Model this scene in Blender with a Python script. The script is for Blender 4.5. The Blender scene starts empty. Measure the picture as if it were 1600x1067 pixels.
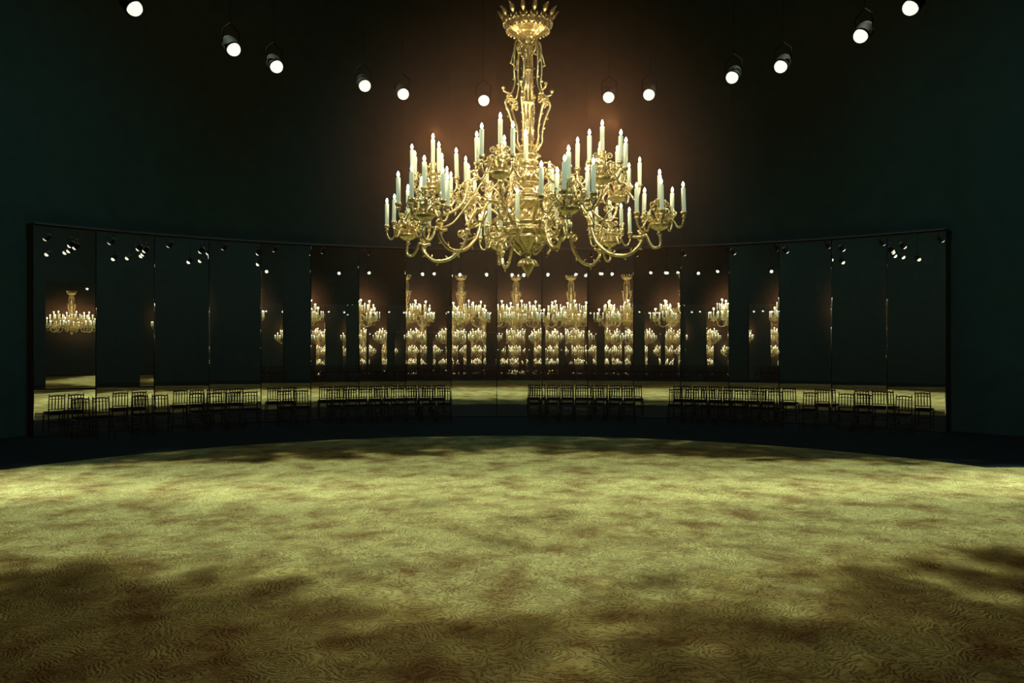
import bpy, bmesh, math, random
from mathutils import Vector, Matrix
random.seed(7)
C = bpy.context.scene.collection
PI = math.pi

# ------------------------------------------------------------------ camera, world, exposure
R = 14.8                       # circumradius of the mirrored room (a 70-sided ring), centre at the origin
NP_ = 70
AL = 2*PI/NP_
PH = -0.02534                  # phase of the ring
AP = R*math.cos(AL/2)
F = 1209.4                     # focal length in pixels of a 1600 px wide frame
CAMX, CAMY, CAMZ, YAW = -0.02342*R, -0.53563*R, 2.17, 0.018425
cam = bpy.data.cameras.new('camera'); co = bpy.data.objects.new('camera', cam); C.objects.link(co)
cam.sensor_width = 36; cam.lens = F/1600*36; cam.clip_end = 300
co.location = (CAMX, CAMY, CAMZ)
co.rotation_euler = (PI/2 + 2/F, 0, -YAW)
bpy.context.scene.camera = co
sc = bpy.context.scene
sc.view_settings.view_transform = 'Standard'; sc.view_settings.look = 'None'
sc.view_settings.gamma = 1; sc.view_settings.use_curve_mapping = False
sc.view_settings.exposure = 0
w = bpy.data.worlds.new('world'); sc.world = w; w.use_nodes = True
w.node_tree.nodes['Background'].inputs[0].default_value = (0.25, 0.5, 0.45, 1)
w.node_tree.nodes['Background'].inputs[1].default_value = 0.01

E_SPOT, E_BACK, E_RUN, E_CANDLE, E_KEY, E_WASH = 16, 10, 1900, 18, 330, 700
E_GOBO = 3700
HAZE = 0.0005; HAZE_GLOW = 0.040

def rig(name, loc, target, energy, angle, blend, color, radius=.08, parent=None):
    l = bpy.data.lights.new(name, 'SPOT'); l.energy = energy; l.spot_size = math.radians(angle); l.spot_blend = blend
    l.color = color; l.shadow_soft_size = radius
    o = bpy.data.objects.new(name, l); C.objects.link(o)
    d = Vector(target) - Vector(loc)
    o.rotation_euler = d.to_track_quat('-Z', 'Y').to_euler(); o.location = loc
    return o

# ------------------------------------------------------------------ materials
def mat(name, col, rough=.5, metal=0, emit=None, es=0, spec=.5):
    m = bpy.data.materials.new(name); m.use_nodes = True
    b = m.node_tree.nodes['Principled BSDF']
    b.inputs['Base Color'].default_value = (*col, 1); b.inputs['Roughness'].default_value = rough
    b.inputs['Metallic'].default_value = metal; b.inputs['Specular IOR Level'].default_value = spec
    if emit: b.inputs['Emission Color'].default_value = (*emit, 1); b.inputs['Emission Strength'].default_value = es
    return m
def noise_mix(m, c1, c2, scale, bump=0, detail=4, dist=.02):
    nt = m.node_tree; b = nt.nodes['Principled BSDF']
    tc = nt.nodes.new('ShaderNodeTexCoord'); n = nt.nodes.new('ShaderNodeTexNoise')
    n.inputs['Scale'].default_value = scale; n.inputs['Detail'].default_value = detail
    r = nt.nodes.new('ShaderNodeValToRGB'); r.color_ramp.elements[0].color = (*c1, 1); r.color_ramp.elements[1].color = (*c2, 1)
    r.color_ramp.elements[0].position = .35; r.color_ramp.elements[1].position = .65
    nt.links.new(tc.outputs['Object'], n.inputs['Vector']); nt.links.new(n.outputs['Fac'], r.inputs['Fac'])
    nt.links.new(r.outputs['Color'], b.inputs['Base Color'])
    if bump:
        bp = nt.nodes.new('ShaderNodeBump'); bp.inputs['Strength'].default_value = bump; bp.inputs['Distance'].default_value = dist
        nt.links.new(n.outputs['Fac'], bp.inputs['Height']); nt.links.new(bp.outputs['Normal'], b.inputs['Normal'])
    return m
M_wall = noise_mix(mat('black_wall_paint', (.03, .06, .05), .8, spec=.1), (.024, .055, .050), (.029, .064, .058), 3)
M_ceil = noise_mix(mat('black_ceiling', (.03, .06, .05), .9, spec=.05), (.032, .075, .070), (.040, .090, .083), 2)
M_floor = noise_mix(mat('dark_floor', (.02, .035, .035), .95, spec=.03), (.010, .024, .028), (.014, .030, .034), 5)
M_black = mat('black_metal', (.002, .003, .003), .8, spec=.06)
M_trim = mat('dark_trim', (.05, .055, .05), .35)
M_wood = noise_mix(mat('black_lacquer', (.006, .006, .006), .4), (.004, .005, .005), (.008, .008, .008), 20)
M_cush = noise_mix(mat('black_velvet', (.006, .008, .008), .95, spec=.1), (.004, .006, .006), (.008, .01, .01), 60)
M_brass = noise_mix(mat('gilt_brass', (.8, .58, .22), .23, 1), (.92, .86, .54), (.56, .46, .22), 60, .28, 2, .008)
M_brass.node_tree.nodes['Principled BSDF'].inputs['Metallic'].default_value = .88
M_candle = mat('candle_sleeve', (.50, .60, .46), .45, emit=(.84, 1, .70), es=.24)  # slight emission imitates bulb light glowing through the sleeve
M_flame = mat('flame_bulb', (1, .95, .8), .3, emit=(1, .93, .68), es=7)
M_flame.cycles.emission_sampling = 'NONE'
M_lens = mat('lit_lens', (.9, .9, .9), .3, emit=(.93, 1, .84), es=1.15)
M_lens.cycles.emission_sampling = 'NONE'
nt = M_lens.node_tree
_tc = nt.nodes.new('ShaderNodeTexCoord'); _n = nt.nodes.new('ShaderNodeTexVoronoi'); _n.inputs['Scale'].default_value = 45
_mr = nt.nodes.new('ShaderNodeMapRange'); _mr.inputs['To Min'].default_value = 1.35; _mr.inputs['To Max'].default_value = .7
nt.links.new(_tc.outputs['Object'], _n.inputs['Vector']); nt.links.new(_n.outputs['Distance'], _mr.inputs['Value'])
nt.links.new(_mr.outputs['Result'], nt.nodes['Principled BSDF'].inputs['Emission Strength'])

def mirror_mat():
    m = bpy.data.materials.new('mirror_glass'); m.use_nodes = True; nt = m.node_tree
    for n in list(nt.nodes): nt.nodes.remove(n)
    o = nt.nodes.new('ShaderNodeOutputMaterial'); g = nt.nodes.new('ShaderNodeBsdfGlossy')
    g.inputs['Color'].default_value = (.90, .90, .86, 1); g.inputs['Roughness'].default_value = 0
    nt.links.new(g.outputs[0], o.inputs[0]); return m
M_mirror = mirror_mat()

def carpet_mat():
    m = bpy.data.materials.new('sculpted_carpet'); m.use_nodes = True; nt = m.node_tree; N = nt.nodes.new; L = nt.links.new
    b = nt.nodes['Principled BSDF']; b.inputs['Roughness'].default_value = .95; b.inputs['Specular IOR Level'].default_value = .05
    def math_(op, a=None, v=None, c=None):
        n = N('ShaderNodeMath'); n.operation = op
        for i, s in enumerate((a, v, c)):
            if s is None: continue
            if isinstance(s, (int, float)): n.inputs[i].default_value = s
            else: L(s, n.inputs[i])
        return n.outputs[0]
    tc = N('ShaderNodeTexCoord')
    # warp coordinates
    wn = N('ShaderNodeTexNoise'); wn.inputs['Scale'].default_value = 7; wn.inputs['Detail'].default_value = 3; L(tc.outputs['Object'], wn.inputs['Vector'])
    sub = N('ShaderNodeVectorMath'); sub.operation = 'SUBTRACT'; L(wn.outputs['Color'], sub.inputs[0]); sub.inputs[1].default_value = (.5, .5, .5)
    scl = N('ShaderNodeVectorMath'); scl.operation = 'SCALE'; L(sub.outputs[0], scl.inputs[0]); scl.inputs['Scale'].default_value = .17
    add = N('ShaderNodeVectorMath'); add.operation = 'ADD'; L(tc.outputs['Object'], add.inputs[0]); L(scl.outputs[0], add.inputs[1])
    # whorls: rings around scattered centres
    vo = N('ShaderNodeTexVoronoi'); vo.feature = 'SMOOTH_F1'; vo.inputs['Scale'].default_value = 2.6; vo.inputs['Smoothness'].default_value = .25; L(add.outputs[0], vo.inputs['Vector'])
    ring = math_('SINE', math_('MULTIPLY', vo.outputs['Distance'], 78.0))
    ring01 = math_('MULTIPLY_ADD', ring, .5, .5)
    fn = N('ShaderNodeTexNoise'); fn.inputs['Scale'].default_value = 55; fn.inputs['Detail'].default_value = 3; L(tc.outputs['Object'], fn.inputs['Vector'])
    fine = math_('MULTIPLY_ADD', fn.outputs['Fac'], .9, -.45)
    # brown pile mottling; its colour also stands in for dark patches of light
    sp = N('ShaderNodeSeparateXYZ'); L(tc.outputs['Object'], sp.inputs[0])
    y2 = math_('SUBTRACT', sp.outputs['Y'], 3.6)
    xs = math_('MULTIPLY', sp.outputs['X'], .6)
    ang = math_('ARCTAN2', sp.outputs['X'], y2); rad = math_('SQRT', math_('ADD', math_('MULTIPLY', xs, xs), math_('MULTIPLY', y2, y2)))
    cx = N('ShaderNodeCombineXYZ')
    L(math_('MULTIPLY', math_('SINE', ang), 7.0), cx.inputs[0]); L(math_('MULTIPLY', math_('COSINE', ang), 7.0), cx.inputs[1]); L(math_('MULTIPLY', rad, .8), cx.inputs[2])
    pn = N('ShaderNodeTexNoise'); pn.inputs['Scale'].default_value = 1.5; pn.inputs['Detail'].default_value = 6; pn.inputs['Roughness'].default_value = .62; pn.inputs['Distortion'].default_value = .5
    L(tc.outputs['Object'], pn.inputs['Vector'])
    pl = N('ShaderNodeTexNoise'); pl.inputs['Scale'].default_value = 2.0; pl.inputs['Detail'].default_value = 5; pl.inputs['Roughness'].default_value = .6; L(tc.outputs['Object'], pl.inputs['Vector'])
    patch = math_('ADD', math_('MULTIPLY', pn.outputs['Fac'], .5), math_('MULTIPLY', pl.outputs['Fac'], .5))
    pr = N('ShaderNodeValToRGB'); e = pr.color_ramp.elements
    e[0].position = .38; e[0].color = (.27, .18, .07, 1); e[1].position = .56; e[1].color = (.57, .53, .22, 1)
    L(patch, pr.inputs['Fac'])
    # groove darkening where the pile is carved
    g = math_('MULTIPLY_ADD', ring01, .45, .55); g2 = math_('ADD', g, fine)
    mx = N('ShaderNodeMix'); mx.data_type = 'RGBA'; mx.blend_type = 'MULTIPLY'; mx.inputs['Factor'].default_value = 1
    cr = N('ShaderNodeValToRGB'); cr.color_ramp.elements[0].position = .3; cr.color_ramp.elements[0].color = (.24, .17, .12, 1); cr.color_ramp.elements[1].position = .80; cr.color_ramp.elements[1].color = (1, 1, 1, 1)
    L(g2, cr.inputs['Fac']); L(pr.outputs['Color'], mx.inputs['A']); L(cr.outputs['Color'], mx.inputs['B'])
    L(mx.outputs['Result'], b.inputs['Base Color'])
    bp = N('ShaderNodeBump'); bp.inputs['Strength'].default_value = .9; bp.inputs['Distance'].default_value = .025
    L(g2, bp.inputs['Height']); L(bp.outputs['Normal'], b.inputs['Normal'])
    return m
M_carpet = carpet_mat()

# ------------------------------------------------------------------ mesh helpers
def obj(name, bm, m, parent=None, smooth=True):
    me = bpy.data.meshes.new(name); bm.normal_update(); bm.to_mesh(me); bm.free()
    for mm in (m if isinstance(m, (list, tuple)) else [m]): me.materials.append(mm)
    if smooth:
        for p in me.polygons: p.use_smooth = True
    o = bpy.data.objects.new(name, me); C.objects.link(o)
    if parent: o.parent = parent
    return o
def inst(src, name, parent, M=None):
    o = bpy.data.objects.new(name, src.data); C.objects.link(o); o.parent = parent
    if M is not None: o.matrix_local = M
    return o
def empty(name, loc, rz=0):
    o = bpy.data.objects.new(name, None); C.objects.link(o); o.location = loc; o.rotation_euler = (0, 0, rz); o.empty_display_size = .1
    return o
def tag(o, label, cat, group=None):
    o['label'] = label; o['category'] = cat
    if group: o['group'] = group
    return o
def lathe(bm, prof, n=24, off=(0, 0, 0), ripple=0, lobes=0, M=None):
    rings = []
    for r, z in prof:
        ring = []
        for i in range(n):
            a = 2*PI*i/n; rr = max(r, .0005)*(1 + ripple*math.cos(lobes*a))
            v = Vector((rr*math.cos(a), rr*math.sin(a), z))
            if M: v = M @ v
            ring.append(bm.verts.new(v + Vector(off)))
        rings.append(ring)
    for A, B in zip(rings, rings[1:]):
        for i in range(n): bm.faces.new((A[i], A[(i+1) % n], B[(i+1) % n], B[i]))
    bm.faces.new(list(reversed(rings[0]))); bm.faces.new(rings[-1])
def tube(bm, pts, rad, n=7):
    pts = [Vector(p) for p in pts]
    if not isinstance(rad, (list, tuple)): rad = [rad]*len(pts)
    rings = []; up = None
    for i, p in enumerate(pts):
        t = (pts[min(i+1, len(pts)-1)] - pts[max(i-1, 0)])
        if t.length < 1e-9: t = Vector((0, 0, 1))
        t.normalize()
        if up is None: up = t.orthogonal().normalized()
        up = (up - up.dot(t)*t)
        up = up.normalized() if up.length > 1e-6 else t.orthogonal().normalized()
        s = t.cross(up)
        rings.append([bm.verts.new(p + rad[i]*(math.cos(2*PI*k/n)*up + math.sin(2*PI*k/n)*s)) for k in range(n)])
    for A, B in zip(rings, rings[1:]):
        for i in range(n): bm.faces.new((A[i], A[(i+1) % n], B[(i+1) % n], B[i]))
    bm.faces.new(list(reversed(rings[0]))); bm.faces.new(rings[-1])
def spline(cp, k=6):
    P = [Vector(p) for p in cp]; P = [2*P[0]-P[1]] + P + [2*P[-1]-P[-2]]; out = []
    for i in range(1, len(P)-2):
        for j in range(k):
            t = j/k
            out.append(.5*((2*P[i]) + (P[i+1]-P[i-1])*t + (2*P[i-1]-5*P[i]+4*P[i+1]-P[i+2])*t*t + (3*P[i]-P[i-1]-3*P[i+1]+P[i+2])*t**3))
    out.append(P[-2]); return out
def ball(bm, c, r, n=8, m=5, sz=1):
    lathe(bm, [(r*math.sin(PI*j/m), -r*sz*math.cos(PI*j/m)) for j in range(m+1)], n, c)
def box(bm, c, s, M=None):
    vs = []
    for x in (-1, 1):
        for y in (-1, 1):
            for z in (-1, 1):
                v = Vector((c[0]+x*s[0]/2, c[1]+y*s[1]/2, c[2]+z*s[2]/2)); vs.append(bm.verts.new(M @ v if M else v))
    for f in ((0, 1, 3, 2), (4, 6, 7, 5), (0, 4, 5, 1), (2, 3, 7, 6), (0, 2, 6, 4), (1, 5, 7, 3)): bm.faces.new([vs[i] for i in f])
def curl(c, r, turns, ax, up, start=0, n=14, shrink=.25, sgn=1):
    """flat scroll in the plane (ax, up) winding in to c"""
    out = []
    for i in range(n+1):
        t = i/n; a = start + sgn*turns*2*PI*t; rr = r*(1-(1-shrink)*t)
        out.append(Vector(c) + rr*(math.cos(a)*Vector(ax) + math.sin(a)*Vector(up)))
    return out
def structure(o): o['kind'] = 'structure'; return o

# ------------------------------------------------------------------ room shell
H_CEIL = 12.6
bm = bmesh.new(); lathe(bm, [(18, -.25), (18, 0)], 96); structure(obj('floor', bm, M_floor, smooth=False))
bm = bmesh.new(); lathe(bm, [(18, H_CEIL), (18, H_CEIL+.2)], 96); structure(obj('ceiling', bm, M_ceil, smooth=False))
WR = 15.35
def wall_arc(name, i0, i1):
    bm = bmesh.new(); A = []
    for i in range(i0, i1+1):
        t = PH + i*AL; col = []
        for rr, z in ((WR, 0), (WR, H_CEIL), (WR+.2, H_CEIL), (WR+.2, 0)):
            col.append(bm.verts.new((rr*math.sin(t), rr*math.cos(t), z)))
        A.append(col)
    for a, b in zip(A, A[1:]):
        for k in range(4): bm.faces.new((a[k], b[k], b[(k+1) % 4], a[(k+1) % 4]))
    bm.faces.new(A[0]); bm.faces.new(list(reversed(A[-1])))
    bmesh.ops.recalc_face_normals(bm, faces=bm.faces)
    return structure(obj(name, bm, M_wall, smooth=False))
wall_front = wall_arc('wall_front', -9, 10)
wall_left = wall_arc('wall_left', -26, -9)
wall_right = wall_arc('wall_right', 10, 27)
wall_back = wall_arc('wall_back', 27, 44)

# mirrored panels, each a flat glass with rounded vertical edges, leaning back very slightly
PW = 2*AP*math.tan(AL/2) - .008; PHT = 4.84
def panel_bm(hw=PW/2, h=PHT):
    bm = bmesh.new(); r = .014; prof = []
    for j in range(4):
        a = j/3*PI/2; prof.append((-hw + r*(1-math.cos(a)), r*(1-math.sin(a))))
    prof += [(-x, y) for x, y in reversed(prof)]
    prof += [(hw, .04), (-hw, .04)]
    lo = [bm.verts.new((x, y, 0)) for x, y in prof]; hi = [bm.verts.new((x, y, h)) for x, y in prof]
    n = len(prof)
    for i in range(n):
        f = bm.faces.new((lo[i], lo[(i+1) % n], hi[(i+1) % n], hi[i])); f.material_index = 0 if i < 7 else 1
    f = bm.faces.new(list(reversed(lo))); f.material_index = 1; f = bm.faces.new(hi); f.material_index = 1
    return bm
PIER = (10.044, -.464, math.radians(-74.745))
TILT_F, TILT_B = .0033, .021
first = None
def place_panel(i, tilt, parent):
    global first
    t = PH + (i+.5)*AL
    if first is None:
        o = first = obj('mirror_panel', panel_bm(), [M_mirror, M_black], parent, smooth=False)
    else: o = inst(first, 'mirror_panel', parent)
    o.location = (AP*math.sin(t), AP*math.cos(t), .02); o.rotation_euler = (-tilt, 0, -t)
for i in range(-9, 9): place_panel(i, TILT_F, wall_front)
for i in list(range(27, 35)) + list(range(-35, -26)): place_panel(i, TILT_B, wall_back)

# one taller mirror stands free at the right-hand edge of the carpet; the leftmost panel shows the chandelier through it
bm = panel_bm(1.15, 5.25); sm = obj('mirror_glass', bm, [M_mirror, M_black], None, smooth=False)
PX_, PY_, PN = PIER
st = empty('standing_mirror', (PX_, PY_, .0), PI-PN); tag(st, 'tall free standing mirror at the right edge of the carpet, outside the view', 'mirror')
sm.parent = st; sm.location = (0, 0, .06)
bm = bmesh.new(); box(bm, (0, .09, .03), (2.3, .5, .06)); box(bm, (-.9, .08, 2.6), (.05, .06, 5.1)); box(bm, (.9, .08, 2.6), (.05, .06, 5.1)); obj('stand', bm, M_black, st, False)

# dark cornice above the mirrors
def ring_bm(r0, r1, z0, z1, a0, a1, n=60):
    bm = bmesh.new(); A = []
    for i in range(n+1):
        t = a0 + (a1-a0)*i/n
        A.append([bm.verts.new((r*math.sin(t), r*math.cos(t), z)) for r, z in ((r0, z0), (r1, z0), (r1, z1), (r0, z1))])
    for a, b in zip(A, A[1:]):
        for k in range(4): bm.faces.new((a[k], b[k], b[(k+1) % 4], a[(k+1) % 4]))
    bm.faces.new(A[0]); bm.faces.new(list(reversed(A[-1]))); bmesh.ops.recalc_face_normals(bm, faces=bm.faces)
    return bm
o = obj('trim_1', ring_bm(14.74, WR+.01, 4.89, 4.93, PH-9*AL, PH+9*AL), M_trim, smooth=False); structure(o)

# carpet: round field with a runway crossing it
bm = bmesh.new(); lathe(bm, [(9.9, .0), (9.9, .018), (9.87, .025)], 128, (-.35, .05, 0))
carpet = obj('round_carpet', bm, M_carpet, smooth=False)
tag(carpet, 'huge round golden brown carpet with swirling carved pile in mid room', 'carpet')
for s, nm in ((-1, 'left'), (1, 'right')):
    bm = bmesh.new(); a = []
    y0, y1 = 1.9, 5.25
    # inner end follows the edge of the round field
    pts = []
    for k in range(13):
        y = y0 + (y1-y0)*k/12; x = -.35 + s*math.sqrt(9.9**2-(y-.05)**2); pts.append((x+s*.002, y))
    pts += [(s*13.9, y1), (s*13.9, y0)]
    lo = [bm.verts.new((x, y, .001)) for x, y in pts]; hi = [bm.verts.new((x, y, .0245)) for x, y in pts]
    for i in range(len(pts)): bm.faces.new((lo[i], lo[(i+1) % len(pts)], hi[(i+1) % len(pts)], hi[i]))
    bm.faces.new(list(reversed(lo))); bm.faces.new(hi); bmesh.ops.recalc_face_normals(bm, faces=bm.faces)
    o = obj('runway_carpet', bm, M_carpet, smooth=False)
    tag(o, 'straight strip of golden carpet leading off the round one to the %s' % nm, 'carpet')

# ------------------------------------------------------------------ chandelier
EX, EY, ZB = -.04, -.065, 2.84
ch = empty('chandelier', (EX, EY, ZB))
tag(ch, 'large gilt brass chandelier with many lit candles hanging over the carpet', 'chandelier')
def Z(z): return z - ZB
# finial: leaf collar over a plain pointed drop
bm = bmesh.new(); lathe(bm, [(.001, -.01), (.012, .012), (.045, .07), (.078, .125), (.080, .135), (.05, .145), (.02, .16)], 20); obj('finial', bm, M_brass, ch)
bm = bmesh.new()
for k in range(12):
    a = 2*PI*k/12; d = Vector((math.cos(a), math.sin(a), 0))
    tube(bm, spline([d*.03+Vector((0, 0, .175)), d*.062+Vector((0, 0, .165)), d*.085+Vector((0, 0, .135)), d*.098+Vector((0, 0, .118)), d*.105+Vector((0, 0, .128))], 3), [.012]*4+[.017]*4+[.01]*4+[.004], 5)
lathe(bm, [(.03, .15), (.055, .165), (.045, .18), (.025, .19), (.03, .2), (.02, .21)], 20); obj('leaf_collar', bm, M_brass, ch)
# lower bowl
bm = bmesh.new()
lathe(bm, [(.02, .20), (.035, .215), (.03, .235), (.055, .255), (.085, .285), (.13, .325), (.175, .355), (.2, .375), (.215, .38), (.215, .395), (.2, .40), (.205, .43), (.235, .45), (.24, .475), (.225, .485), (.215, .49), (.215, .53), (.235, .535), (.235, .55), (.2, .56), (.15, .575)], 36, ripple=.015, lobes=12)
for k in range(12):
    a = 2*PI*k/12; d = Vector((math.cos(a), math.sin(a), 0)); u = Vector((0, 0, 1))
    tube(bm, [d*.045+u*.25, d*.10+u*.29, d*.19+u*.355], [.006, .012, .008], 5)
    ball(bm, d*.235+u*.462, .018, 6, 4); ball(bm, d*.218+u*.388, .012, 6, 4)
for k in range(6):
    a = 2*PI*(k+.5)/6; d = Vector((math.cos(a), math.sin(a), 0)); u = Vector((0, 0, 1))
    tube(bm, spline([d*.05+u*.24, d*.10+u*.235, d*.16+u*.29, d*.21+u*.36], 5), .008, 5)
obj('lower_bowl', bm, M_brass, ch)
# lantern body above the bowl
bm = bmesh.new()
lathe(bm, [(.15, .56), (.12, .58), (.105, .61), (.1, .65), (.105, .68), (.12, .7), (.155, .72), (.165, .735), (.175, .76), (.17, .775), (.14, .79), (.165, .80), (.17, .815), (.15, .835), (.1, .85), (.065, .875), (.055, .9), (.07, .915), (.075, .925)], 36, ripple=.012, lobes=9)
for k in range(6):
    a = 2*PI*(k+.25)/6; d = Vector((math.cos(a), math.sin(a), 0)); u = Vector((0, 0, 1))
    tube(bm, spline([d*.20+u*.56, d*.18+u*.60, d*.125+u*.66, d*.15+u*.70, d*.175+u*.70], 4), .008, 6)
    ball(bm, d*.115+u*.64, .035, 8, 6, 1.3)
obj('body', bm, M_brass, ch)
# ornate drum and shaft
bm = bmesh.new()
lathe(bm, [(.07, .92), (.1, .93), (.115, .945), (.11, .96), (.1, .965), (.1, 1.08), (.11, 1.09), (.115, 1.11), (.1, 1.12), (.088, 1.13), (.088, 1.2), (.11, 1.215), (.12, 1.24), (.1, 1.255), (.085, 1.27), (.08, 1.3), (.06, 1.33)], 30, ripple=.02, lobes=10)
for k in range(10):
    a = 2*PI*k/10; d = Vector((math.cos(a), math.sin(a), 0)); u = Vector((0, 0, 1))
    for zz in (1.0, 1.05): ball(bm, d*.105+u*zz, .02, 6, 4)
    ball(bm, d*.115+u*1.23, .018, 6, 4); ball(bm, d*.092+u*1.165, .018, 6, 4, 1.5)
    tube(bm, spline([d*.07+u*1.27, d*.10+u*1.3, d*.12+u*1.345, d*.135+u*1.35], 3), .01, 5)
obj('drum', bm, M_brass, ch)
bm = bmesh.new()
lathe(bm, [(.06, 1.32), (.075, 1.335), (.055, 1.35), (.052, 1.5), (.055, 1.75), (.068, 1.76), (.068, 1.775), (.05, 1.785), (.05, 1.9), (.047, 2.08), (.06, 2.09), (.06, 2.1), (.044, 2.11), (.044, 2.3), (.06, 2.315), (.055, 2.33), (.035, 2.35), (.05, 2.38), (.05, 2.4), (.03, 2.42), (.028, 2.46), (.035, 2.48)], 20)
for k in range(8):
    a = 2*PI*k/8; d = Vector((math.cos(a), math.sin(a), 0)); u = Vector((0, 0, 1))
    tube(bm, [d*.052+u*1.36, d*.055+u*1.74], .008, 5); tube(bm, [d*.048+u*1.79, d*.044+u*2.3], .007, 5)
    for q in range(9): ball(bm, d*.066+u*(1.4+q*.09+.02*(k % 2)), .008, 5, 3)
obj('stem', bm, M_brass, ch)
# scroll rods beside the stem
bm = bmesh.new(); u = Vector((0, 0, 1)); d = Vector((1, 0, 0))
tube(bm, spline([d*.03+u*2.30, d*.09+u*2.27, d*.115+u*2.33, d*.08+u*2.38, d*.05+u*2.36], 5), .010, 6)
tube(bm, spline([d*.05+u*2.36, d*.10+u*2.40, d*.135+u*2.36, d*.14+u*2.25, d*.145+u*2.1, d*.135+u*1.98, d*.16+u*1.88, d*.19+u*1.845], 6), [.011]*20+[.009]*23, 6)
tube(bm, curl(d*.185+u*1.82, .035, 1.4, d, u, PI*.6, sgn=-1), .011, 6)
tube(bm, spline([d*.19+u*1.85, d*.245+u*1.87, d*.255+u*1.9], 4), .011, 6); ball(bm, d*.255+u*1.905, .02, 8, 5)
tube(bm, spline([d*.15+u*1.8, d*.21+u*1.8, d*.235+u*1.75, d*.2+u*1.66, d*.165+u*1.55, d*.15+u*1.45, d*.15+u*1.38, d*.11+u*1.31, d*.08+u*1.28], 6), [.012]*24+[.009]*25, 6)
tube(bm, curl(d*.175+u*1.755, .035, 1.2, d, u, 0), .01, 6)
tube(bm, spline([d*.14+u*2.3, d*.165+u*2.22, d*.175+u*2.17], 4), .008, 5); ball(bm, d*.178+u*2.165, .014, 6, 4)
for zz, rr in ((2.15, .15), (2.0, .14), (1.62, .195), (1.52, .16)): ball(bm, d*(rr+.01)+u*zz, .013, 6, 4)
rod = obj('scroll_rod', bm, M_brass, ch); rod.matrix_local = Matrix.Rotation(math.radians(12), 4, 'Z')
for a in (72, 132, 192, 252, 312): inst(rod, 'scroll_rod', ch, Matrix.Rotation(math.radians(a), 4, 'Z'))
# crown canopy
bm = bmesh.new()
lathe(bm, [(.03, 2.41), (.045, 2.415), (.05, 2.43), (.10, 2.44), (.135, 2.455), (.14, 2.465), (.15, 2.47), (.20, 2.495), (.225, 2.515), (.23, 2.535), (.245, 2.56), (.245, 2.575), (.21, 2.585), (.1, 2.59), (.02, 2.59)], 56, ripple=.03, lobes=14)
for k in range(28):
    a = 2*PI*k/28; d = Vector((math.cos(a), math.sin(a), 0)); ball(bm, d*.215+Vector((0, 0, 2.50)), .016, 6, 4)
    ball(bm, d*.245+Vector((0, 0, 2.565)), .015, 6, 4)
obj('canopy', bm, M_brass, ch)
bm = bmesh.new(); d = Vector((1, 0, 0))
P = spline([d*.225+u*2.57, d*.24+u*2.61, d*.258+u*2.65, d*.285+u*2.685, d*.315+u*2.70], 4)
tube(bm, P, [.030, .031, .026, .018, .014, .015, .020, .024, .026, .026, .025, .022, .019, .016, .012, .008, .004], 8)
for q in (-1, 1): tube(bm, [d*.23+u*2.575+Vector((0, q*.028, 0)), d*.24+u*2.60+Vector((0, q*.034, 0)), d*.25+u*2.615+Vector((0, q*.03, 0))], [.008, .014, .004], 5)
leaf = obj('crown_leaf', bm, M_brass, ch)
for k in range(1, 14): inst(leaf, 'crown_leaf', ch, Matrix.Rotation(2*PI*k/14, 4, 'Z'))
leaf.matrix_local = Matrix.Identity(4)
bm = bmesh.new(); lathe(bm, [(.008, 2.58), (.008, Z(H_CEIL)+.01)], 10); lathe(bm, [(.09, Z(H_CEIL)-.06), (.1, Z(H_CEIL)-.04), (.1, Z(H_CEIL)-.005)], 16)
obj('suspension_rod', bm, M_black, ch)

# main arms. bowl centres: lower ring r=1.35 z=3.40, upper ring r=.98 z=3.75
RL, ZL, RU, ZU = 1.32, Z(3.30), .97, Z(3.68)
def nubs(bm, pts, every=4, r=.012):
    for i in range(3, len(pts)-2, every):
        t = (pts[i+1]-pts[i-1]).normalized(); s = Vector((0, 1, 0)).cross(t)
        s = s*(1 if (i//every) % 2 else -1)
        tube(bm, [pts[i], pts[i]+s*.022, pts[i]+s*.038+t*.01], [.011, .01, .004], 5); ball(bm, pts[i]+s*.04+t*.01, .009, 5, 3)
bm = bmesh.new()
P = spline([d*.19+u*.50, d*.27+u*.60, d*.38+u*.70, d*.52+u*.71, d*.60+u*.62, d*.64+u*.50, d*.70+u*.33, d*.84+u*.21, d*1.0+u*.19, d*1.10+u*.25, d*1.15+u*.33, d*1.13+u*.40], 6)
tube(bm, P, [.019]*30+[.018]*(len(P)-30), 8); nubs(bm, P)
tube(bm, spline([d*1.06+u*.37, d*1.14+u*.36, d*1.19+u*.38, d*1.22+u*.31, d*1.27+u*.255, d*(RL+.01)+u*.28, d*RL+u*(ZL-.06)], 5), .015, 8)
for cc, r_, st in ((d*.62+u*.70, .05, PI), (d*1.15+u*.43, .04, PI), (d*.34+u*.57, .045, 0), (d*.72+u*.47, .045, PI)):
    tube(bm, curl(cc, r_, 1.4, d, u, st), .010, 6)
tube(bm, spline([d*.22+u*.47, d*.30+u*.42, d*.34+u*.46, d*.42+u*.44, d*.45+u*.52, d*.40+u*.55], 5), .014, 6)
tube(bm, spline([d*.24+u*.40, d*.31+u*.36, d*.33+u*.30, d*.30+u*.27], 4), .012, 6); ball(bm, d*.30+u*.265, .018, 6, 4)
ball(bm, d*.53+u*.71, .03, 8, 5); ball(bm, d*1.14+u*.36, .03, 8, 5); ball(bm, d*.645+u*.50, .03, 8, 5)
armL = obj('main_arm', bm, M_brass, ch)
bm = bmesh.new()
P = spline([d*.15+u*.74, d*.26+u*.68, d*.36+u*.74, d*.40+u*.86, d*.47+u*.96, d*.56+u*.97, d*.62+u*.88, d*.66+u*.74, d*.76+u*.64, d*.88+u*.60, d*.95+u*.68, d*RU+u*(ZU-.04)], 6)
tube(bm, P, .016, 8); nubs(bm, P, 5)
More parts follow.
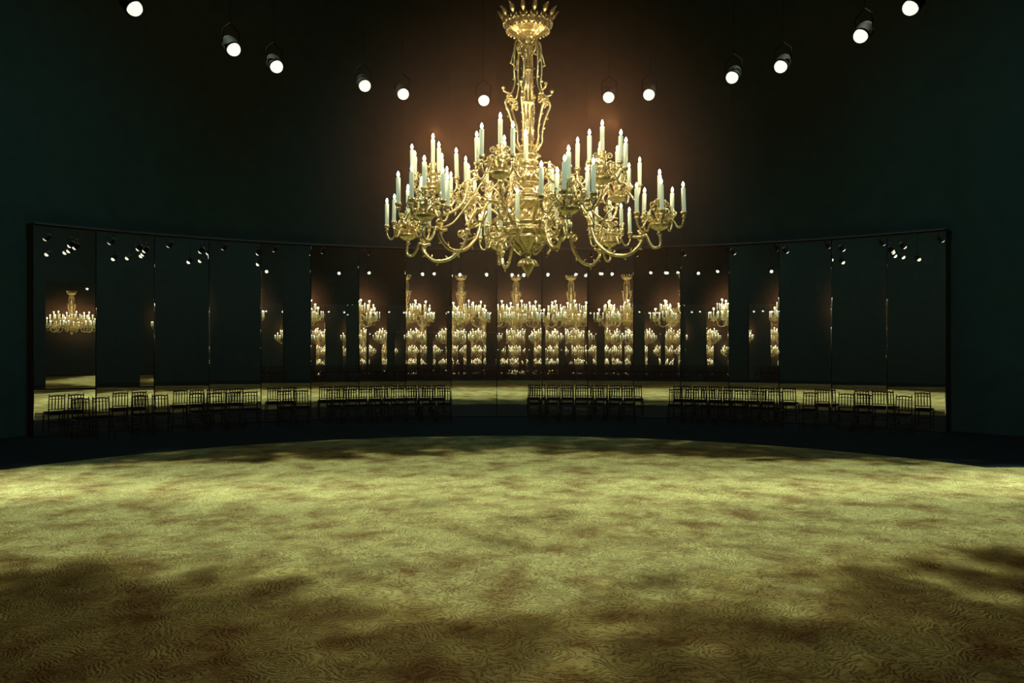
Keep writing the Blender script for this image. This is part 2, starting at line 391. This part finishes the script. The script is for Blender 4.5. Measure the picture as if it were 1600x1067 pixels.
P = spline([d*.10+u*1.08, d*.26+u*1.12, d*.40+u*1.04, d*.50+u*.90, d*.66+u*.66, d*.80+u*.50, d*.98+u*.47, d*1.04+u*.53], 6)
tube(bm, P, .010, 6)
for cc, r_, st in ((d*.30+u*.80, .05, PI), (d*.46+u*.88, .05, 0), (d*.55+u*1.02, .04, 0), (d*.88+u*.74, .05, PI), (d*.22+u*1.05, .05, PI), (d*1.02+u*.56, .03, 0)):
    tube(bm, curl(cc, r_, 1.4, d, u, st), .010, 6)
tube(bm, spline([d*.40+u*.86, d*.33+u*.92, d*.26+u*.98, d*.2+u*.95, d*.16+u*.9], 5), .013, 6)
ball(bm, d*.60+u*.92, .026, 8, 5); ball(bm, d*.40+u*.86, .026, 8, 5)
armU = obj('upper_arm', bm, M_brass, ch)

# candle branch: bowl, central stem, five side arms, scroll work
BR_R = .235
def branch(nside, cz, nm):
    bm = bmesh.new()
    lathe(bm, [(.012, -.09), (.03, -.075), (.02, -.055), (.022, -.045), (.055, -.032), (.085, -.012), (.10, .012), (.096, .022), (.07, .028), (.04, .04), (.032, .07), (.042, .10), (.048, .12), (.036, .14), (.024, .155), (.022, .2), (.032, .21), (.02, .225), (.018, cz-.06), (.03, cz-.045), (.024, cz-.03), (.034, cz-.01), (.036, cz)], 20, ripple=.03, lobes=10)
    for k in range(12):
        a = 2*PI*k/12; e = Vector((math.cos(a), math.sin(a), 0))
        tube(bm, [e*.07+u*.02, e*.085+u*.05, e*.105+u*.062], [.012, .010, .003], 5)
    for k in range(nside):
        a = 2*PI*(k+.5)/nside; e = Vector((math.cos(a), math.sin(a), 0))
        P = spline([e*.05+u*.05, e*.10+u*.075, e*.145+u*.03, e*.175-u*.02, e*.215-u*.01, e*BR_R+u*.04, e*BR_R+u*.075], 4)
        tube(bm, P, .0105, 6)
        lathe(bm, [(.014, .065), (.026, .075), (.016, .085), (.02, .10), (.032, .11), (.032, .125), (.026, .13)], 10, e*BR_R)
        tube(bm, curl(e*.135+u*.115, .036, 1.5, e, u, PI), .008, 5)
        a2 = 2*PI*k/nside; f = Vector((math.cos(a2), math.sin(a2), 0))
        tube(bm, spline([f*.03+u*.12, f*.07+u*.17, f*.10+u*.15, f*.09+u*.12], 3), .009, 5)
        tube(bm, curl(f*.07+u*.215, .03, 1.4, f, u, PI, sgn=-1), .007, 5)
        tube(bm, spline([f*.02+u*.05, f*.12+u*.06, f*.16+u*.12, f*.15+u*.16], 3), .007, 5); ball(bm, f*.15+u*.165, .012, 5, 4)
        ball(bm, f*.098+u*.012, .012, 6, 4)
    return obj(nm, bm, M_brass, ch)
NS = 5
CZ = .265
brL = branch(NS, CZ, 'candle_branch')
bm = bmesh.new(); lathe(bm, [(.020, 0), (.0205, .222), (.017, .229), (.005, .231)], 12); candle = obj('candle', bm, M_candle, ch)
bm = bmesh.new(); lathe(bm, [(.003, .231), (.004, .236), (.010, .243), (.0145, .253), (.013, .265), (.007, .278), (.001, .289)], 10); flame = obj('flame', bm, M_flame, candle)
firstc = [True]; lamps = []
def put_candle(M):
    if firstc[0]: firstc[0] = False; candle.matrix_local = M; return
    c = candle.copy(); C.objects.link(c); c.parent = ch; c.matrix_local = M
    f = flame.copy(); C.objects.link(f); f.parent = c
def ring_of(radius, z, phase, arm):
    for k in range(6):
        a = math.radians(phase + 60*k); Rz = Matrix.Rotation(a, 4, 'Z')
        if k == 0: arm.matrix_local = Rz
        else: inst(arm, arm.name.split('.')[0], ch, Rz)
        T = Matrix.Translation((radius*math.cos(a), radius*math.sin(a), z)) @ Matrix.Rotation(a + .35*k, 4, 'Z')
        if not ring_of.used: brL.matrix_local = T; ring_of.used = True
        else: inst(brL, 'candle_branch', ch, T)
        put_candle(T @ Matrix.Translation((0, 0, CZ)))
        for q in range(NS):
            b = 2*PI*(q+.5)/NS
            lean = Matrix.Rotation(random.uniform(-.03, .03), 4, 'X') @ Matrix.Rotation(random.uniform(-.03, .03), 4, 'Y')
            put_candle(T @ Matrix.Translation((BR_R*math.cos(b), BR_R*math.sin(b), .128)) @ lean)
        p = T @ Vector((0, 0, CZ+.30)); lamps.append(Vector((p.x+EX, p.y+EY, p.z+ZB)))
ring_of.used = False
# phases measured from world +x counter-clockwise (seen from above); the camera stands at -y
ring_of(RL, ZL, 43, armL)
ring_of(RU, ZU, 13, armU)
# short candle stubs standing round the bowl and drum, between the arms
bm = bmesh.new(); e = d
tube(bm, spline([e*.20+u*.46, e*.30+u*.40, e*.36+u*.38, e*.40+u*.42, e*.40+u*.50], 5), .013, 7)
lathe(bm, [(.014, .49), (.028, .5), (.018, .51), (.032, .535), (.027, .545)], 10, e*.40)
tube(bm, curl(e*.29+u*.45, .045, 1.4, e, u, PI), .009, 5)
inner = obj('inner_arm', bm, M_brass, ch)
for k in range(6):
    a = math.radians(73+60*k); Rz = Matrix.Rotation(a, 4, 'Z')
    if k == 0: inner.matrix_local = Rz
    else: inst(inner, 'inner_arm', ch, Rz)
    put_candle(Matrix.Translation((.40*math.cos(a), .40*math.sin(a), .543)))
for i, p in enumerate(lamps):
    l = bpy.data.lights.new('candle_light', 'POINT'); l.energy = E_CANDLE; l.color = (1, .68, .36); l.shadow_soft_size = .03
    o = bpy.data.objects.new('candle_light', l); C.objects.link(o); o.location = p

# ------------------------------------------------------------------ spotlights
ZS = 6.0
def ray_point(px, py, z=ZS):
    dep = (z-CAMZ)*F/(535.5-py); lat = (px-800)/F*dep
    return (CAMX + lat*math.cos(YAW) + dep*math.sin(YAW), CAMY - lat*math.sin(YAW) + dep*math.cos(YAW), z)
def spot_proto():
    r = empty('spotlight', (0, 0, 0))
    bm = bmesh.new(); lathe(bm, [(.05, .22), (.08, .21), (.1, .15), (.1, .03), (.108, .02), (.108, -.01), (.098, -.01), (.098, .02)], 20)   # beam leaves along -z
    obj('housing', bm, M_black, r)
    bm = bmesh.new(); lathe(bm, [(.001, -.075), (.03, -.071), (.055, -.058), (.075, -.038), (.086, -.012), (.088, .012)], 20); obj('lens', bm, M_lens, r)
    return r
sp0 = spot_proto(); sp_used = False
def spotlight(loc, target, label, energy, angle, color, group=None, blend=1):
    global sp_used
    if not sp_used: r = sp0; sp_used = True
    else:
        r = sp0.copy(); C.objects.link(r)
        for c in sp0.children:
            if c.name.startswith('housing') or c.name.startswith('lens'):
                k = c.copy(); C.objects.link(k); k.parent = r
    q = (Vector(target)-Vector(loc)).to_track_quat('-Z', 'Y')
    r.rotation_euler = q.to_euler(); r.location = loc
    # yoke and hanging pipe, in the thing's own turned frame
    bm = bmesh.new(); qi = q.inverted()
    s = Vector((1, 0, 0)); top = qi @ Vector((0, 0, .28)) + Vector((0, 0, .12))
    tube(bm, [s*.115+Vector((0, 0, .12)), s*.115+top*.7, top, -s*.115+top*.7, -s*.115+Vector((0, 0, .12))], .01, 5)
    wz = loc[2] + (q @ top).z; tube(bm, [top, top + qi @ Vector((0, 0, H_CEIL-.003-wz))], .005, 5)
    obj('yoke', bm, M_black, r)
    tag(r, label, 'spotlight', group)
    p = Vector(loc) + (q @ Vector((0, 0, -.10)))
    rig('spot_beam', p, target, energy, angle, blend, color, .06)
vis = [(210, 13), (365, 77), (432, 104), (570, 134), (630, 147), (756, 157), (951, 152), (1014, 148), (1144, 121), (1220, 104), (1345, 56), (1423, 12)]
names = ['leftmost', 'second from left', 'third from left', 'fourth from left', 'fifth from left', 'sixth from left, beside the chandelier',
         'sixth from right, beside the chandelier', 'fifth from right', 'fourth from right', 'third from right', 'second from right', 'rightmost']
YG = (.93, 1, .74)
for i, (px, py) in enumerate(vis):
    p = ray_point(px, py)
    t = (p[0]*-.2, -1.5 - .25*(p[1]-2), 0)
    spotlight(p, t, 'round white spotlight high in the dark, %s in the arc' % names[i], E_SPOT, 80, YG)
# the rest of the ring, seen only in the mirrors
cy = .1
for a in (150, 158, 176, 184, 203, 211, -150, -139):
    a = math.radians(a); p = (4.6*math.sin(a)+0, cy+4.6*math.cos(a), ZS)
    spotlight(p, (p[0]*1.1, 3.4, 0), 'spotlight of the ring behind the viewer, seen only in the mirrors', E_BACK, 75, YG, 'ceiling spotlights seen only in the mirrors')
# runway spots, hung over both ends outside the frame
for s in (-1, 1):
    for x, z, tx, an in ((10.6, 6.3, 8.6, 40), (12.4, 6.3, 7.0, 22), (13.0, 6.4, 3.6, 17), (13.4, 6.6, -.4, 14)):
        spotlight((s*x, 3.6, z), (s*tx, 3.65, 0), 'runway spotlight outside the arc, seen only in the mirrors', E_RUN*(.5 if an > 30 else 1 if an > 20 else 1.5 if an > 15 else 2), an, (.95, 1, .78), 'ceiling spotlights seen only in the mirrors')
for k in range(6):  # added teal fill lamps, no such source in view; they lift the blacks
    a = math.radians(60*k); ca, sa = math.sin(a), math.cos(a)
    spotlight((2.6*ca, 2.6*sa, 11.7), (15*ca, 15*sa, 3.2), 'added blue green wash light, unseen, hung high above the view to lift the dark walls', E_WASH, 80, (.28, 1, 1.1), 'added wash lights hung high above the view')
# key spots added behind the viewer to brighten the chandelier's brass
for x, y in ((-4.8, -4.6), (4.8, -4.6), (0, -6.4)):
    spotlight((x, y, 6.1), (0, 0, 3.7), 'added key spotlight trained on the chandelier from behind the viewer', E_KEY, 30, (.84, 1, .74), 'ceiling spotlights seen only in the mirrors')

# breakup-gobo projector straight above the carpet: the mottled pool of light on the floor
GY, GZ = 4.0, 11.7
def gobo(GX):
    l = bpy.data.lights.new('gobo_beam', 'SPOT'); l.energy = E_GOBO; l.spot_size = math.radians(125); l.spot_blend = .15; l.shadow_soft_size = .12; l.color = (.86, 1, .80)
    o = bpy.data.objects.new('gobo_beam', l); C.objects.link(o); o.location = (GX, GY, GZ-.12)
    l.use_nodes = True; nt = l.node_tree; N = nt.nodes.new; L = nt.links.new; em = nt.nodes['Emission']
    def m_(op, a=None, b=None, c=None):
        n = N('ShaderNodeMath'); n.operation = op
        for i, q in enumerate((a, b, c)):
            if q is None: continue
            if isinstance(q, (int, float)): n.inputs[i].default_value = q
            else: L(q, n.inputs[i])
        return n.outputs[0]
    tc = N('ShaderNodeTexCoord'); sp = N('ShaderNodeSeparateXYZ'); L(tc.outputs['Normal'], sp.inputs[0])
    az = m_('MAXIMUM', m_('ABSOLUTE', sp.outputs['Z']), .05)
    X = m_('MULTIPLY_ADD', m_('DIVIDE', sp.outputs['X'], az), GZ, GX); Y = m_('MULTIPLY', m_('DIVIDE', sp.outputs['Y'], az), GZ)
    # the slide: open in a wide band across the middle, broken up towards its rim
    yb = m_('SUBTRACT', Y, 3.4-GY); ay = m_('ABSOLUTE', yb); ax = m_('ABSOLUTE', X)
    edge = m_('ADD', m_('MULTIPLY', ay, m_('MULTIPLY_ADD', ax, .085, 1.0)), m_('MULTIPLY', ax, .15))
    edge = m_('ADD', edge, m_('MULTIPLY', m_('MAXIMUM', yb, 0.0), .40))
    rad = m_('SQRT', m_('ADD', m_('MULTIPLY', X, X), m_('MULTIPLY', yb, yb)))
    ang = m_('ARCTAN2', X, yb); cb = N('ShaderNodeCombineXYZ')
    L(m_('MULTIPLY', m_('SINE', ang), 7.0), cb.inputs[0]); L(m_('MULTIPLY', m_('COSINE', ang), 7.0), cb.inputs[1]); L(m_('MULTIPLY', rad, .8), cb.inputs[2])
    n1 = N('ShaderNodeTexNoise'); n1.inputs['Scale'].default_value = 1.5; n1.inputs['Detail'].default_value = 6; n1.inputs['Roughness'].default_value = .62; n1.inputs['Distortion'].default_value = .5; L(cb.outputs[0], n1.inputs['Vector'])
    c2 = N('ShaderNodeCombineXYZ'); L(X, c2.inputs[0]); L(Y, c2.inputs[1])
    n2 = N('ShaderNodeTexNoise'); n2.inputs['Scale'].default_value = 2.0; n2.inputs['Detail'].default_value = 5; n2.inputs['Roughness'].default_value = .6; L(c2.outputs[0], n2.inputs['Vector'])
    fr = N('ShaderNodeMapRange'); fr.interpolation_type = 'SMOOTHSTEP'; L(edge, fr.inputs['Value'])
    fr.inputs['From Min'].default_value = 2.2; fr.inputs['From Max'].default_value = 7.5; fr.inputs['To Min'].default_value = .28; fr.inputs['To Max'].default_value = -.125
    f = m_('ADD', m_('ADD', m_('MULTIPLY', n1.outputs['Fac'], .62), m_('MULTIPLY', n2.outputs['Fac'], .38)), fr.outputs['Result'])
    cr = N('ShaderNodeValToRGB'); e = cr.color_ramp.elements
    e[0].position = .43; e[0].color = (.02, .012, .009, 1); e[1].position = .565; e[1].color = (1, 1, .95, 1)
    k = e.new(.455); k.color = (.17, .105, .06, 1); k = e.new(.495); k.color = (.72, .62, .48, 1)
    L(f, cr.inputs['Fac']); L(cr.outputs['Color'], em.inputs['Color'])
    st_ = N('ShaderNodeMapRange'); st_.interpolation_type = 'SMOOTHSTEP'; L(edge, st_.inputs['Value']); st_.inputs['From Min'].default_value = .6; st_.inputs['From Max'].default_value = 3.2; st_.inputs['To Min'].default_value = 1.45; st_.inputs['To Max'].default_value = .95
    cd = m_('SQRT', m_('ADD', m_('MULTIPLY', X, X), m_('MULTIPLY', m_('ADD', Y, GY), m_('ADD', Y, GY))))
    cut = N('ShaderNodeMapRange'); cut.interpolation_type = 'SMOOTHSTEP'; L(cd, cut.inputs['Value']); cut.inputs['From Min'].default_value = 9.8; cut.inputs['From Max'].default_value = 11.2; cut.inputs['To Min'].default_value = 1; cut.inputs['To Max'].default_value = 0
    L(m_('MULTIPLY', st_.outputs['Result'], cut.outputs['Result']), em.inputs['Strength'])
for GX, nm in ((-7.0, 'left'), (7.0, 'right')):
    gobo(GX)
    g = empty('gobo_projector', (GX, GY, GZ)); tag(g, 'black breakup projector hung high over the %s half of the carpet, above the view' % nm, 'projector')
    bm = bmesh.new(); lathe(bm, [(.07, .6), (.14, .55), (.14, .1), (.10, .08), (.10, -.02), (.085, -.02), (.085, .06)], 20); obj('housing', bm, M_black, g)
    bm = bmesh.new(); tube(bm, [(0, 0, .58), (0, 0, H_CEIL-GZ-.003)], .02, 6); obj('pole', bm, M_black, g)

# ------------------------------------------------------------------ chairs
def make_chair():
    r = empty('spindle_chair', (0, 0, 0))     # sits facing -y (towards the room centre), back at +y
    bm = bmesh.new(); box(bm, (0, 0, .435), (.40, .40, .035)); bmesh.ops.bevel(bm, geom=bm.edges[:], offset=.006, segments=1, affect='EDGES'); obj('seat', bm, M_wood, r, False)
    bm = bmesh.new(); box(bm, (0, 0, .475), (.38, .38, .045)); bmesh.ops.bevel(bm, geom=bm.edges[:], offset=.015, segments=2, affect='EDGES'); obj('cushion', bm, M_cush, r)
    for sx in (-1, 1):
        bm = bmesh.new(); tube(bm, [(sx*.18, -.18, 0), (sx*.18, -.18, .2), (sx*.175, -.175, .42)], [.012, .016, .018], 6); obj('leg', bm, M_wood, r)
        bm = bmesh.new(); tube(bm, [(sx*.185, .22, 0), (sx*.18, .19, .25), (sx*.175, .18, .42)], [.012, .016, .018], 6); obj('leg', bm, M_wood, r)
    bm = bmesh.new()
    for sx in (-1, 1): tube(bm, [(sx*.175, .18, .42), (sx*.175, .19, .6), (sx*.17, .22, .90)], [.017, .015, .013], 6); ball(bm, (sx*.17, .222, .915), .016, 6, 4)
    tube(bm, spline([(-.175, .22, .875), (-.08, .23, .89), (0, .232, .895), (.08, .23, .89), (.175, .22, .875)], 3), .016, 6)
    tube(bm, [(-.175, .215, .81), (.175, .215, .81)], .009, 6); tube(bm, [(-.175, .19, .56), (.175, .19, .56)], .012, 6)
    for k in range(4):
        x = -.105+.07*k; tube(bm, [(x, .19, .55), (x, .205, .7), (x, .222, .88)], [.012, .014, .012], 5)
    obj('backrest', bm, M_wood, r)
    bm = bmesh.new()
    for sx in (-1, 1):
        for z in (.14, .24): tube(bm, [(sx*.18, -.18, z), (sx*.18, .195, z)], .008, 5)
    for z in (.14, .24): tube(bm, [(-.18, -.18, z), (.18, -.18, z)], .008, 5); tube(bm, [(-.18, .2, z), (.18, .2, z)], .008, 5)
    obj('stretcher', bm, M_wood, r)
    return r
chair0 = make_chair(); ch_used = False
def place_chair(t, label, group, rr=13.72):
    global ch_used
    if not ch_used: r = chair0; ch_used = True
    else:
        r = chair0.copy(); C.objects.link(r)
        for c in chair0.children:
            k = c.copy(); C.objects.link(k); k.parent = r
    r.location = (rr*math.sin(t), rr*math.cos(t), 0); r.rotation_euler = (0, 0, -t+random.uniform(-.04, .04))
    tag(r, label, 'chair', group)
def px_of(t, rr=13.9):
    x, y = rr*math.sin(t)-CAMX, rr*math.cos(t)-CAMY
    X = x*math.cos(YAW)-y*math.sin(YAW); Y = x*math.sin(YAW)+y*math.cos(YAW); return 800+F*X/Y
words = 'first second third fourth fifth sixth seventh eighth ninth tenth eleventh twelfth thirteenth fourteenth fifteenth sixteenth seventeenth eighteenth nineteenth twentieth'.split()
def ordn(n):
    if n <= 20: return words[n-1]
    tens = {2: 'twenty', 3: 'thirty', 4: 'forty'}[n//10]
    return {20: 'twentieth', 30: 'thirtieth', 40: 'fortieth'}[n] if n % 10 == 0 else tens+'-'+words[n % 10-1]
gaps = [(721, 822), (997, 1011), (1030, 1046), (1242, 1256), (1281, 1292), (1362, 1376), (400, 426), (484, 500), (276, 300), (180, 198), (100, 112), (50, 60)]
PITCH = .425/13.72
for s in (1, -1):
    n = 0; k = 0
    while True:
        t = PH + s*(k+.5)*PITCH; k += 1
        if abs(t-PH) > 9*AL-.02: break
        x = px_of(t)
        if any(a-6 < x < b+6 for a, b in gaps): continue
        n += 1
        place_chair(t, 'black spindle-back chair before the mirrors, %s %s of the wide central gap' % (ordn(n), 'right' if s > 0 else 'left'), 'spindle-back chairs before the mirrors')
for s in (1, -1):
    for k in range(38):
        t = PI + PH + s*(k+2.5)*PITCH
        if abs(t-PI) > 8.4*AL: break
        place_chair(t, 'black spindle-back chair of the rear row, seen only in the mirrors', 'spindle-back chairs of the rear row')

# ------------------------------------------------------------------ haze in the air, coloured orange and thickened at the chandelier to imitate candle glow
if HAZE:
    bm = bmesh.new(); lathe(bm, [(14.2, .06), (14.2, 7.5)], 64)
    m = bpy.data.materials.new('thin_haze'); m.use_nodes = True; nt = m.node_tree
    for n in list(nt.nodes): nt.nodes.remove(n)
    o_ = nt.nodes.new('ShaderNodeOutputMaterial'); v = nt.nodes.new('ShaderNodeVolumeScatter')
    v.inputs['Color'].default_value = (.95, .50, .30, 1); v.inputs['Density'].default_value = HAZE; v.inputs['Anisotropy'].default_value = .2
    tc_ = nt.nodes.new('ShaderNodeTexCoord'); vm = nt.nodes.new('ShaderNodeVectorMath'); vm.operation = 'DISTANCE'; vm.inputs[1].default_value = (0, 0, 3.75)
    mr = nt.nodes.new('ShaderNodeMapRange'); mr.interpolation_type = 'SMOOTHSTEP'; mr.inputs['From Min'].default_value = .4; mr.inputs['From Max'].default_value = 2.5
    mr.inputs['To Min'].default_value = HAZE_GLOW; mr.inputs['To Max'].default_value = HAZE
    nt.links.new(tc_.outputs['Object'], vm.inputs[0]); nt.links.new(vm.outputs['Value'], mr.inputs['Value']); nt.links.new(mr.outputs['Result'], v.inputs['Density'])
    nt.links.new(v.outputs[0], o_.inputs['Volume'])
    hz = obj('haze', bm, m, smooth=False); hz['kind'] = 'stuff'; tag(hz, 'thin warm haze filling the air of the hall', 'haze')
